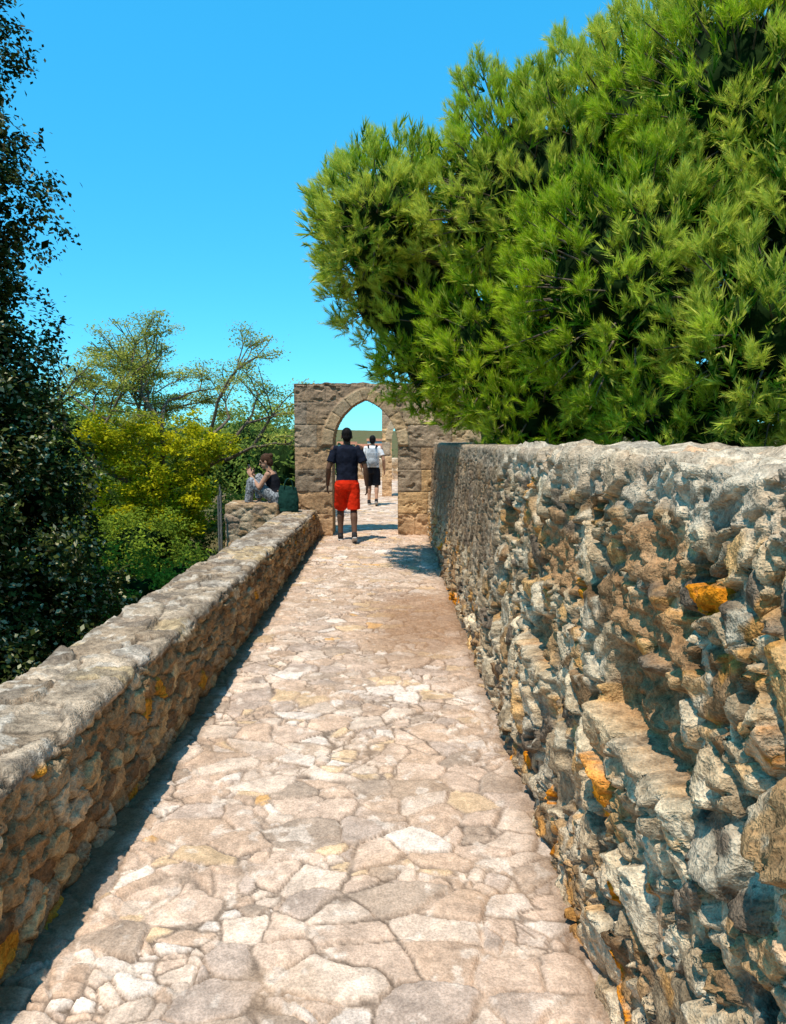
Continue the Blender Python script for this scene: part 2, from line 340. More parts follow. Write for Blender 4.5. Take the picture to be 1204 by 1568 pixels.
# ---------------------------------------------------------------- pointed arch gateway
def gateway(name,x0,x1,y0,y1,ztop,ox0,ox1,zs,za,res=.012,zb=-.3,tint=1.0,seed=0):
    g=empty(name)
    cxm=(ox0+ox1)/2;hw=(ox1-ox0)/2;rise=za-zs
    R=(hw*hw+rise*rise)/(2*hw)
    def inside(x,z,grow=0.):
        ax=np.abs(x-cxm)
        arc=np.hypot(ax+(R-hw),z-zs)<R+grow
        return np.where(z>zs,arc,ax<hw+grow)
    for side,yy,sg in (('front',y0,-1),('back',y1,1)):
        xs=np.arange(x0,x1+1e-6,res);zs_=np.arange(zb,ztop+.0001,res)
        X,Z=np.meshgrid(xs,zs_,indexing='ij')
        ch=.36;zz=Z+.03*(fbm(X*2,Z*2,400)-.5);row=np.floor(zz/ch);fz=(zz/ch-row)*ch
        bw=.46+.3*h2(row,row*0,401+seed);xo=X+h2(row,row*0,402+seed)*.5+.02*(fbm(X*9,Z*9,405)-.5)
        col=np.floor(xo/bw);fx=xo-col*bw
        e=np.minimum(np.minimum(fx,bw-fx),np.minimum(fz,ch-fz))
        idx,idy=col,row
        ax=np.abs(X-cxm);rr=np.hypot(ax+(R-hw),Z-zs)-R;ang=np.arctan2(Z-zs,ax+(R-hw))
        ring=(Z>zs)&(rr<.17)
        va=ang/.30;vi=np.floor(va);fe=(va-vi);er=np.minimum(np.minimum(fe,1-fe)*.30*(R+.1),np.minimum(.17-rr,.2))
        e=np.where(ring,er,e);idx=np.where(ring,vi+50+np.sign(X-cxm)*9,idx);idy=np.where(ring,vi*0+77,idy)
        body=ss(.0,.012,e+.012*(fbm(X*20,Z*20,407)-.5))
        rough=fbm(X*12,Z*12,410,5)-.5
        h=body*(.008+.008*h2(idx,idy,411+seed))+rough*np.where(ring,.012,.03)+np.where(ring,.02,0)-.03*ss(.6,.75,fbm(X*6,Z*10,412,4))*np.where(ring,.3,1)
        h=np.clip(h,-.012,.06)+.014
        c=palette(h2(idx,idy,413+seed),[(.50,.31,.165),(.41,.265,.15),(.59,.37,.18),(.37,.27,.18),(.62,.44,.26)],[4,4,3,3,2])
        c=c*(.85+.3*h2(idx,idy,414))[...,None]*(.55+.9*fbm(X*5,Z*5,415,5))[...,None]
        c=np.where(ring[...,None],c*.45+np.array([.52,.37,.22])*.55,c)
        c=c*(.6+.4*body)[...,None]
        gz=ss(1.6,2.3,Z+.7*(fbm(X*3,Z*3,416)-.5))[...,None]*.45*np.where(ring,.2,1)[...,None]
        c=c*(1-gz)+np.array([.29,.23,.185])*gz
        c=c*tint
        V=np.stack([X,yy+sg*h,Z+0*X],-1)
        V[...,2]=np.where(Z>ztop-.06,V[...,2]-.08*fbm(X*4,Z*0,418),V[...,2])
        keep=~inside(X,Z)
        f=gridfaces(len(xs),len(zs_),sg<0)
        kf=keep.reshape(-1)[f].any(axis=1)
        mk(side+'_face',V,f[kf],M_arch,c.reshape(-1,3),parent=g)
    pts=[(ox0,zb)]+[(ox0,zs)]
    n=24
    a0=math.atan2(rise,R-hw)
    for k in range(1,n+1):
        a=a0*k/n;pts.append((cxm+(R-hw)-R*math.cos(a),zs+R*math.sin(a)))
    for k in range(n-1,-1,-1):
        a=a0*k/n;pts.append((cxm-(R-hw)+R*math.cos(a),zs+R*math.sin(a)))
    pts+=[(ox1,zb)]
    def ribbon(nm,pts,mat):
        P=[]
        for a,b in zip(pts[:-1],pts[1:]):
            m_=max(1,int(math.dist(a,b)/.05))
            for k in range(m_): P.append((a[0]+(b[0]-a[0])*k/m_,a[1]+(b[1]-a[1])*k/m_))
        P.append(pts[-1]);P=np.array(P)
        yy=np.linspace(y0-.02,y1+.02,14)
        V=np.stack([np.repeat(P[:,0][:,None],14,1),np.repeat(yy[None],len(P),0),np.repeat(P[:,1][:,None],14,1)],-1)
        V[...,0]+=.012*(fbm(V[...,1]*8,V[...,2]*8,431)-.5)
        mk(nm,V,gridfaces(len(P),14),mat,parent=g)
    ribbon('intrados',pts,M_archcore)
    ribbon('coping',[(x0,zb),(x0,ztop-.05),(x1,ztop-.05),(x1,zb)],M_archcore)
    return g
gateway('pointed_arch_gateway',-1.54,1.9,12.5,13.12,2.5,-.94,.13,1.47,2.22)
gateway('pointed_arch_gateway',-.22,2.6,20.5,21.0,2.75,.03,1.25,1.5,2.3,res=.02,tint=1.35,seed=9)
# ---------------------------------------------------------------- foliage builders
def unit(v): return v/(np.linalg.norm(v,axis=-1,keepdims=True)+1e-9)
def blob_surface(blobs,n,inset=(.75,1.05),bias=None,lumpa=.16):
    B=np.array(blobs,float);area=(B[:,3]*B[:,4]+B[:,4]*B[:,5]+B[:,3]*B[:,5]);pr=area/area.sum()
    out=[];nor=[];cnt=0
    while cnt<n:
        k=rng.choice(len(B),size=n*2,p=pr);dv=unit(rng.normal(size=(n*2,3)))
        lump=1+lumpa*(fbm(dv[:,0]*3+k*3.1,dv[:,2]*3+dv[:,1]*2,500,3)-.5)*2
        s=rng.uniform(inset[0],inset[1],n*2)
        p=B[k,:3]+dv*B[k,3:]*(s*lump)[:,None]
        ok=np.ones(n*2,bool)
        for j in range(len(B)):
            q=np.linalg.norm((p-B[j,:3])/B[j,3:],axis=1);ok&=~((q<.8)&(k!=j))
        if bias is not None: ok&=rng.random(n*2)<bias(p)
        nn=unit(dv/B[k,3:])
        out.append(p[ok]);nor.append(nn[ok]);cnt+=ok.sum()
    return np.concatenate(out)[:n],np.concatenate(nor)[:n]
def thin(P,N_,dmin):
    keep=[];cells={}
    for i,p in enumerate(P):
        c_=tuple(np.floor(p/dmin).astype(int));ok=True
        for a in (-1,0,1):
            for b in (-1,0,1):
                for c2 in (-1,0,1):
                    for j in cells.get((c_[0]+a,c_[1]+b,c_[2]+c2),()):
                        q=P[j]
                        if (p[0]-q[0])**2+(p[1]-q[1])**2+(p[2]-q[2])**2<dmin*dmin: ok=False;break
                    if not ok: break
                if not ok: break
            if not ok: break
        if ok: keep.append(i);cells.setdefault(c_,[]).append(i)
    return P[keep],N_[keep]
def leaves(name,P,size,cols,mat,parent=None,up=.4,aspect=.5,nrm=None):
    n=len(P)
    nv=rng.normal(size=(n,3));nv[:,2]=np.abs(nv[:,2])+up
    if nrm is not None: nv=nv+nrm*1.1
    nv=unit(nv);a=unit(np.cross(nv,rng.normal(size=(n,3))));b=np.cross(nv,a)
    s=(size*rng.uniform(.6,1.3,n))[:,None] if np.isscalar(size) else size[:,None]
    fold=nv*s*.15
    V=np.stack([P-a*s,P+b*s*aspect+fold,P+a*s,P-b*s*aspect+fold],1).reshape(-1,3)
    F=np.arange(n*4).reshape(-1,4)
    return mk(name,V,F,mat,np.repeat(cols,4,0),smooth=False,parent=parent)
def tubes(name,segs,mat,parent=None,sides=6):
    V=[];F=[];o=0
    for p0,p1,r0,r1 in segs:
        p0=np.array(p0,float);p1=np.array(p1,float);t=unit(p1-p0);a=unit(np.cross(t,[.31,.52,.79]));b=np.cross(t,a)
        an=np.arange(sides)*2*math.pi/sides;c_=np.cos(an)[:,None]*a+np.sin(an)[:,None]*b
        V.append(p0-t*r0*.3+c_*r0);V.append(p1+t*r1*.3+c_*r1)
        i=np.arange(sides);F.append(np.stack([o+i,o+(i+1)%sides,o+sides+(i+1)%sides,o+sides+i],1));o+=2*sides
    return mk(name,np.concatenate(V),np.concatenate(F),mat,parent=parent)
def limb(p0,p1,r0,r1,n=6,wob=.08):
    p0=np.array(p0,float);p1=np.array(p1,float);pts=[p0+(p1-p0)*k/n+(rng.normal(size=3)*wob*(0<k<n)) for k in range(n+1)]
    return [(pts[k],pts[k+1],r0+(r1-r0)*k/n,r0+(r1-r0)*(k+1)/n) for k in range(n)]
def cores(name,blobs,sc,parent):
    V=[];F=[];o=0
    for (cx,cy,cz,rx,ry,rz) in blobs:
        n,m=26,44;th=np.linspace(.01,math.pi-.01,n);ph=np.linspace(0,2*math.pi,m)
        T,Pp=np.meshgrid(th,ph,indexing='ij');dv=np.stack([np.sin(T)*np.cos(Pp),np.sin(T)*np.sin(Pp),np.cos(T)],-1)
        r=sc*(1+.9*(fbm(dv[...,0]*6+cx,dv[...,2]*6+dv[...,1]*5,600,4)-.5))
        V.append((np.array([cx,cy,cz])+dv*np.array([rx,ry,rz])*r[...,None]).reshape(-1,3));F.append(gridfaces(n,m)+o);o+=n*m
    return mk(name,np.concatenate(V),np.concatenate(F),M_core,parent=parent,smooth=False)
# --- big pine
pine=empty('pine_tree')
PB=[(.05,9.2,3.95,.90,1.1,.95),(.05,9.1,3.3,.72,.8,.75),(-.15,8.4,3.85,.62,.75,.7),(.55,8.9,2.85,.8,1.0,1.1),(1.45,8.5,4.0,1.25,1.3,1.3),(2.8,8.2,4.4,1.6,1.5,1.5),(2.15,6.9,2.9,1.1,1.1,1.2),(3.8,6.6,2.9,1.4,1.3,1.4),
    (4.3,6.7,4.8,1.5,1.5,1.45),(3.0,6.9,4.3,1.05,1.1,1.2),(1.15,8.0,2.5,.8,.8,.85),(5.6,7.8,4,1.8,1.8,2.4),(1.8,7.8,3.8,1.05,1,1.1),(3.0,5.9,2.4,.9,.8,.85),(4.4,5.4,2.5,1.0,.8,.9),
    (1.5,7.7,1.9,.7,.7,.6),(2.6,6.6,1.8,.9,.8,.7),(3.8,6.2,1.8,1.0,.8,.8),(5.2,6.6,2.2,1.2,1.0,1.3),(2.2,9.2,2.2,1.2,.8,1.1)]
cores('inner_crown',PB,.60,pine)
def clumps(C,Nn,ns,nn,slen,spread,hw,nlen,k0,dr=.5,rf=.6):
    S0=np.repeat(C,ns,0)+rng.normal(size=(len(C)*ns,3))*spread
    Sd=unit(np.repeat(Nn,ns,0)*.65+np.array([0,0,.75])+rng.normal(size=(len(C)*ns,3))*dr)
    SL=rng.uniform(slen[0],slen[1],len(S0))
    tcs=np.repeat(rng.random(len(C)),ns)*.65+rng.random(len(S0))*.35
    n=len(S0)*nn
    t=rng.uniform(.0,1,n)**.8;b0=np.repeat(S0,nn,0)+np.repeat(Sd*SL[:,None],nn,0)*t[:,None]
    rad=unit(np.cross(np.repeat(Sd,nn,0),rng.normal(size=(n,3))))
    nd=unit(np.repeat(Sd,nn,0)+rad*(rf*(1-.4*t))[:,None]+rng.normal(size=(n,3))*.08)
    ln=rng.uniform(nlen[0],nlen[1],n);tip=b0+nd*ln[:,None]
    sd=unit(np.cross(nd,rng.normal(size=(n,3))))*hw
    V=np.stack([b0-sd,b0+sd,tip],1).reshape(-1,3)
    big=fbm(C[:,0]*.9+3,C[:,2]*.9+C[:,1]*.6,510,3)
    bigs=np.repeat(np.repeat(big,ns),nn);tt=np.repeat(tcs,nn)
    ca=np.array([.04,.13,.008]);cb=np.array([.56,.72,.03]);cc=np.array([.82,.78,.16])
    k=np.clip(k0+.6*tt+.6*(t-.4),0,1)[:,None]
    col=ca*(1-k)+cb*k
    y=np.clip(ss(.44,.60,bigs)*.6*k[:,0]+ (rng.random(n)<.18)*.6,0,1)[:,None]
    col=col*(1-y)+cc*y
    return V,np.repeat(col,3,0),(S0,Sd,SL)
bias=lambda p:np.where(p[:,1]>8.9,.3,1.)
C,Nn=blob_surface(PB,12000,(.88,1.0),bias,.28)
C,Nn=thin(C,Nn,.22);print('heads',len(C))
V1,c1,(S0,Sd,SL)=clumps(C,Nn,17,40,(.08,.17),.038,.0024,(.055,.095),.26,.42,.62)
C2,N2=blob_surface(PB,1500,(.66,.86),bias)
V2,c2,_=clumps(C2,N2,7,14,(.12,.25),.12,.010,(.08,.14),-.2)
V=np.concatenate([V1,V2]);cl=np.concatenate([c1,c2])
mk('needles',V,np.arange(len(V)).reshape(-1,3),M_needle,cl,smooth=False,parent=pine)
sg=limb((3.2,8.6,0),(3.0,8.2,3.0),.2,.15)+limb((3.0,8.2,3.0),(2.9,8.0,5.0),.15,.05)
for p in PB: sg+=limb((3.05,8.3,1.4+.25*p[2]),(p[0],p[1],p[2]),.07,.02,5,.08)
sg+=limb((1.4,8.7,0),(.9,8.6,3),.09,.04)
for i in range(len(C)): sg.append((C[i]-Nn[i]*.4,C[i]+Nn[i]*.05,.010,.004))
tubes('trunk_and_branches',sg,M_bark,pine)
# --- dark evergreen oak at far left
oak=empty('holm_oak_tree')
OB=[(-5.15,8,7.0,1.05,1.1,1.3),(-5.05,8,5.4,1.2,1.3,1.2),(-4.9,8,4.0,1.3,1.4,1.2),(-4.85,8,2.5,1.25,1.5,1.1),(-4.65,8,1.1,1.6,1.6,1.3),(-4.65,8,-.4,1.7,1.7,1.4),(-6.6,8,3,1.5,1.5,3.5)]
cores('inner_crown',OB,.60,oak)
C,Nn=blob_surface(OB,3100,(.82,1.08),lambda p:np.where(p[:,1]>8.4,.2,1.)*np.where(p[:,0]<-6.2,.4,1),.30)
nl=46
P=np.repeat(C,nl,0)+rng.normal(size=(len(C)*nl,3))*np.array([.075,.075,.06])
tcl=np.repeat(rng.random(len(C)),nl)
k=np.clip(.5*tcl+.5*rng.random(len(P)),0,1)[:,None]
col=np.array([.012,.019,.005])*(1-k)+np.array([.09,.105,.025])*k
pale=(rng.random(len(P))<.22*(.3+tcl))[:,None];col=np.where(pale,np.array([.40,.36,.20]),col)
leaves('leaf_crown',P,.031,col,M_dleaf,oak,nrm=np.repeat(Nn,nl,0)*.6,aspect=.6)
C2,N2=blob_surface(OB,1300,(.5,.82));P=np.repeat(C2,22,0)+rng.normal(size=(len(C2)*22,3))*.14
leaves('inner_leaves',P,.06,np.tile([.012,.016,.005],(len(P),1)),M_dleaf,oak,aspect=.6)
tubes('trunk_and_branches',limb((-5,8,-2.2),(-5,8,3),.2,.12)+limb((-5,8,3),(-5.1,8,7.6),.12,.03)+sum([limb((-5,8,1+i*.8),tuple(C[rng.integers(len(C))]),.05,.01) for i in range(7)],[]),M_bark,oak)
# --- open-crowned tree with visible limbs
rng=np.random.default_rng(21)
acc=empty('acacia_tree')
segs=[];tips=[]
def grow(p,dv,L,r,depth):
    q=p;
    for k in range(3):
        nd=unit(dv+rng.normal(size=3)*.13);q2=q+nd*L/3
        segs.append((q,q2,r*(1-.12*k),r*(1-.12*(k+1))));q=q2;dv=nd
        if depth<=2: tips.append((q,dv))
    if depth==0: return
    for k in range(3 if rng.random()<.4 else 2):
        nd=unit(dv*.8+rng.normal(size=3)*.6*np.array([1,1,.5])+np.array([0,0,.18]));grow(q,nd,L*rng.uniform(.66,.84),r*.62,depth-1)
base=np.array([-4.65,15,-1.4])
segs+=limb(base,base+np.array([.1,0,1.9]),.13,.10,4,.03)
f0=base+np.array([.1,0,1.9])
for dv in [(-.6,.1,1),(.1,-.2,1.6),(.45,.2,1.2),(-.2,.4,1.3),(.95,-.1,.75),(-.9,-.2,.6)]:
    grow(f0,unit(np.array(dv)),1.3,.07,4)
tubes('trunk_and_branches',segs,M_bark,acc,5)
TP=np.array([t_[0] for t_ in tips]);
big=fbm(TP[:,0]*1.3,TP[:,2]*1.6+TP[:,1],520,2)
TP=TP[rng.random(len(TP))<np.where(big>.5,.8,.25)]
if len(TP)>720: TP=TP[rng.choice(len(TP),720,replace=False)]
nl=60
P=np.repeat(TP,nl,0)+rng.normal(size=(len(TP)*nl,3))*np.array([.13,.13,.04])
k=(.55*np.repeat(rng.random(len(TP)),nl)+.45*rng.random(len(P)))[:,None]
col=np.array([.08,.14,.018])*(1-k)+np.array([.62,.60,.12])*k
leaves('upper_leaves',P,.028,col,M_leaf,acc,up=.9)
AB=[(-4.25,14.5,1.15,.95,.8,.75),(-5.0,14.6,1.5,.7,.7,.5),(-3.6,14.8,1.4,.5,.6,.4),(-5.2,14.6,.5,.55,.6,.6),(-4.1,14.4,.2,.75,.6,.65)]
C,Nn=blob_surface(AB,360,(.5,1.2),None,.35);nl=60
P=np.repeat(C,nl,0)+rng.normal(size=(len(C)*nl,3))*np.array([.09,.09,.05])
k=(.7*np.repeat(rng.random(len(C)),nl)+.3*rng.random(len(P)))[:,None]
col=np.array([.07,.15,.012])*(1-k)+np.array([.82,.72,.02])*k
leaves('lower_leaves',P,.042,col,M_leaf,acc,up=.9)
# --- shrubs and distant tree masses
def shrub(name,blobs,nc,nl,size,c0,c1,core=.6,spread=.12,par=True):
    e=empty(name)
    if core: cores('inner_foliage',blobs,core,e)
    C,Nn=blob_surface(blobs,nc,(.7,1.15),None,.3)
    P=np.repeat(C,nl,0)+rng.normal(size=(len(C)*nl,3))*spread
    k=(.55*np.repeat(rng.random(len(C)),nl)+.45*rng.random(len(P)))[:,None]
    leaves('leaves',P,size,np.array(c0)*(1-k)+np.array(c1)*k,M_leaf,e,nrm=np.repeat(Nn,nl,0)*.5)
    return e
shrub('garden_shrub',[(-3.6,10.5,-.75,.7,.7,.65),(-4.3,11.2,-.8,.8,.7,.8),(-3.1,11.6,-.7,.6,.6,.6),(-4.3,13.2,-.4,.8,.6,.7),(-5.3,12.6,-.5,.7,.6,.8)],480,45,.035,(.03,.08,.012),(.40,.50,.05),spread=.08)
shrub('garden_shrub',[(-2.75,9.0,-1.2,.5,.5,.5),(-3.2,9.2,-1.2,.6,.5,.5)],200,45,.03,(.04,.07,.012),(.34,.40,.05),spread=.07)
shrub('garden_shrub',[(-5.2,17.5,-.5,1.1,.8,.9),(-3.2,17.8,-.5,.8,.8,.8),(-7.2,18,-.4,1.2,.8,1.1)],450,40,.05,(.03,.06,.012),(.26,.32,.05),spread=.11)
shrub('background_trees',[(-6.5,24,.3,1.6,1.4,1.6),(-4.6,25,.7,1.6,1.3,1.7),(-3.1,22,.4,1.2,1,1.5),(-9.0,25,.3,2.4,2,2.1),(-12,28,.6,3.2,2,2.8),(-5.6,32,.8,2,2,2.3),(-15,32,0,3,3,3.5)],1000,45,.08,(.03,.07,.015),(.36,.44,.08),spread=.2)
shrub('background_trees',[(-30,95,-3,9,5,6),(-14,100,-3,7,5,4),(-20,70,-3,5,4,4.5),(-50,100,-3,14,8,9),(-3,110,-6,6,5,4.5)],900,30,.35,(.035,.065,.03),(.14,.19,.06),spread=.8)
n=26000;gx=rng.uniform(-9,-1.9,n);gy=rng.uniform(3,26,n);gz=terr(gx,gy)
hgt=rng.uniform(.05,.22,n);lean=rng.normal(size=(n,2))*.06
sdv=rng.normal(size=(n,2));sdv=sdv/np.linalg.norm(sdv,axis=1)[:,None]*.008
V=np.stack([np.stack([gx-sdv[:,0],gy-sdv[:,1],gz-.02],1),np.stack([gx+sdv[:,0],gy+sdv[:,1],gz-.02],1),np.stack([gx+lean[:,0],gy+lean[:,1],gz+hgt],1)],1).reshape(-1,3)
k=rng.random(n)[:,None];col=np.array([.14,.12,.035])*(1-k)+np.array([.42,.29,.12])*k
mk('dry_grass',V,np.arange(n*3).reshape(-1,3),M_leaf,np.repeat(col,3,0),smooth=False)
# ---------------------------------------------------------------- distant houses
M_plaster=plain_mat('plaster',(.62,.55,.45),.9,.08,1.);M_tile=plain_mat('roof_tile',(.42,.17,.09),.9,.25,2.);M_win=plain_mat('window_dark',(.05,.06,.07),.3,.1)
def house(x,y,w_,d_,h_):
    z=float(terr(np.array([x],float),np.array([y],float))[0])-1
    e=empty('tiled_house',(x,y,z))
    def bx(nm,a,b,mat):
        v=[(i,j,k_) for i in (a[0],b[0]) for j in (a[1],b[1]) for k_ in (a[2],b[2])]
        mk(nm,v,[(0,1,3,2),(4,6,7,5),(0,4,5,1),(2,3,7,6),(0,2,6,4),(1,5,7,3)],mat,smooth=False,parent=e)
    bx('walls',(-w_/2,-d_/2,0),(w_/2,d_/2,h_),M_plaster)
    for i in range(3):
        xx=-w_/2+w_*(i+.5)/3
        bx('window_%d'%i,(xx-.5,-d_/2-.05,h_*.55),(xx+.5,-d_/2+.05,h_*.55+1.4),M_win)
    o_=.5;v=[(-w_/2-o_,-d_/2-o_,h_),(w_/2+o_,-d_/2-o_,h_),(w_/2+o_,d_/2+o_,h_),(-w_/2-o_,d_/2+o_,h_),(-w_/2-o_,0,h_+w_*.15),(w_/2+o_,0,h_+w_*.15)]
    mk('roof',v,[(0,1,5,4),(2,3,4,5),(0,4,3,3),(1,2,5,5)],M_tile,smooth=False,parent=e)
for x,y,w_,h_ in [(-14,420,9,5),(-5,400,8,6),(-24,430,10,6),(-9,460,9,7),(12,450,9,6)]: house(x,y,w_,8,h_)
# ---------------------------------------------------------------- people
class Shape:
    def __init__(s): s.V=[];s.F=[];s.n=0
    def add(s,V,F):
        s.V.append(np.asarray(V,float));s.F+= [tuple(int(i)+s.n for i in f) for f in F];s.n+=len(V)
    def ell(s,c,r,R=None,n=12,m=16):
        V=[];
        for i in range(1,n):
            th=math.pi*i/n
            for j in range(m):
                ph=2*math.pi*j/m;V.append((math.sin(th)*math.cos(ph)*r[0],math.sin(th)*math.sin(ph)*r[1],math.cos(th)*r[2]))
        V+=[(0,0,r[2]),(0,0,-r[2])];V=np.array(V)
        if R is not None: V=V@np.array(R.to_3x3()).T
        F=[(i*m+j,(i+1)*m+j,(i+1)*m+(j+1)%m,i*m+(j+1)%m) for i in range(n-2) for j in range(m)]
        a=(n-1)*m;F+=[(a,j,(j+1)%m) for j in range(m)]+[(a+1,(n-2)*m+(j+1)%m,(n-2)*m+j) for j in range(m)]
        s.add(V+np.array(c),F)
    def loft(s,pts,rad,ref=(1,0,0),m=18):
        pts=[np.array(p,float) for p in pts];V=[];K=len(pts)
        for k,p in enumerate(pts):
            t=unit(pts[min(k+1,K-1)]-pts[max(k-1,0)]);a=np.array(ref,float);a=unit(a-t*np.dot(a,t));b=np.cross(t,a)
            r=rad[k];r=(r,r) if np.isscalar(r) else r
            for j in range(m):
                ph=2*math.pi*j/m;V.append(p+a*r[0]*math.cos(ph)+b*r[1]*math.sin(ph))
        F=[(k*m+j,k*m+(j+1)%m,(k+1)*m+(j+1)%m,(k+1)*m+j) for k in range(K-1) for j in range(m)]
        V+= [pts[0],pts[-1]];c0=K*m
        F+=[(c0,(j+1)%m,j) for j in range(m)]+[(c0+1,(K-1)*m+j,(K-1)*m+(j+1)%m) for j in range(m)]
        s.add(V,F)
    def cap(s,p0,p1,r0,r1,ref=(1,0,0)):
        s.loft([p0,p1],[r0,r1],ref);s.ell(p0,(r0,)*3);s.ell(p1,(r1,)*3)
    def obj(s,name,mat,parent,voxel=.006,smooth=3,fold=0):
        me=bpy.data.meshes.new(name);me.from_pydata([tuple(v) for v in np.concatenate(s.V)],[],s.F);me.update()
        me.materials.append(mat);o=link(bpy.data.objects.new(name,me),parent)
        for p in me.polygons:p.use_smooth=True
        if voxel:
            r=o.modifiers.new('r','REMESH');r.mode='VOXEL';r.voxel_size=voxel;r.use_smooth_shade=True
            sm=o.modifiers.new('s','SMOOTH');sm.iterations=smooth;sm.factor=.5
        if fold:
            tx=bpy.data.textures.new(name+'_folds','CLOUDS');tx.noise_scale=.09
            dm=o.modifiers.new('d','DISPLACE');dm.texture=tx;dm.strength=fold;dm.mid_level=.5
        return o
def hand(s,w_,dv,pn,side):
    w_=np.array(w_,float);dv=unit(np.array(dv,float));pn=np.array(pn,float);pn=unit(pn-dv*np.dot(pn,dv));x=np.cross(dv,pn)*side
    R=Matrix((x,pn,dv)).transposed()
    s.ell(w_+dv*.045,(.040,.016,.052),R)
    for k,(o_,L) in enumerate([(.030,.070),(.010,.078),(-.011,.072),(-.031,.056)]):
        b=w_+dv*.082+x*o_;d1=unit(dv+x*o_*4+pn*.15);m1=b+d1*L*.5;d2=unit(d1+pn*.6);m2=m1+d2*L*.5
        s.cap(b-dv*.02,m1,.0092,.0085);s.cap(m1,m2,.0085,.007)
    b=w_+dv*.025+x*.030;m1=b+unit(x*.8+dv*.8+pn*.2)*.04;m2=m1+unit(dv+x*.2+pn*.4)*.03
    s.cap(b,m1,.012,.010);s.cap(m1,m2,.010,.008)
def head(s,c,R,sc=1.0):
    c=Vector(c)
    def P(x,y,z): return tuple(c+R@Vector((x*sc,y*sc,z*sc)))
    s.ell(P(0,-.012,.02),(.076*sc,.095*sc,.10*sc),R);s.ell(P(0,.02,-.045),(.058*sc,.066*sc,.07*sc),R)
    s.cap(P(0,.088,.012),P(0,.108,-.022),.009*sc,.014*sc)
    s.ell(P(0,.082,-.062),(.026*sc,.012*sc,.009*sc),R);s.ell(P(0,.070,-.098),(.024*sc,.018*sc,.018*sc),R)
    s.ell(P(0,.074,.035),(.05*sc,.02*sc,.010*sc),R)
    for q in (-1,1): s.ell(P(q*.078,-.012,-.012),(.010*sc,.020*sc,.032*sc),R)
    return P
def eyes(P,par,R):
    e=Shape()
    for q in (-1,1): e.ell(P(q*.031,.083,.010),(.013,.009,.008),R,8,10)
    e.obj('eyes',M_eye,par,voxel=0)
M_eye=plain_mat('eye_dark',(.03,.02,.015),.2,.1)
M_skin1=plain_mat('dark_skin',(.13,.07,.045),.55,.12);M_skin2=plain_mat('tan_skin',(.46,.25,.16),.55,.1)
M_hair=plain_mat('black_hair',(.012,.01,.01),.6,.4,60);M_hairb=plain_mat('brown_hair',(.07,.035,.02),.6,.4,60)
M_navy=plain_mat('navy_cotton',(.013,.016,.028),.9,.2,12);M_red=plain_mat('red_shorts_cloth',(.72,.03,.008),.8,.12,10)
M_white=plain_mat('white_cotton',(.76,.74,.72),.9,.06,10);M_blk=plain_mat('black_cloth',(.016,.016,.02),.9,.2,12)
M_shoe=plain_mat('dark_shoe',(.03,.03,.032),.6,.2);M_sole=plain_mat('shoe_sole',(.5,.48,.45),.7,.1)
M_grey=plain_mat('grey_backpack_cloth',(.36,.37,.38),.8,.25,15);M_green=plain_mat('dark_green_canvas',(.012,.045,.035),.8,.2,20)
M_pat=plain_mat('patterned_trouser_cloth',(.06,.065,.075),.85,.1,42,(.42,.43,.44))
M_phone=plain_mat('phone_black',(.015,.015,.018),.25,.05)
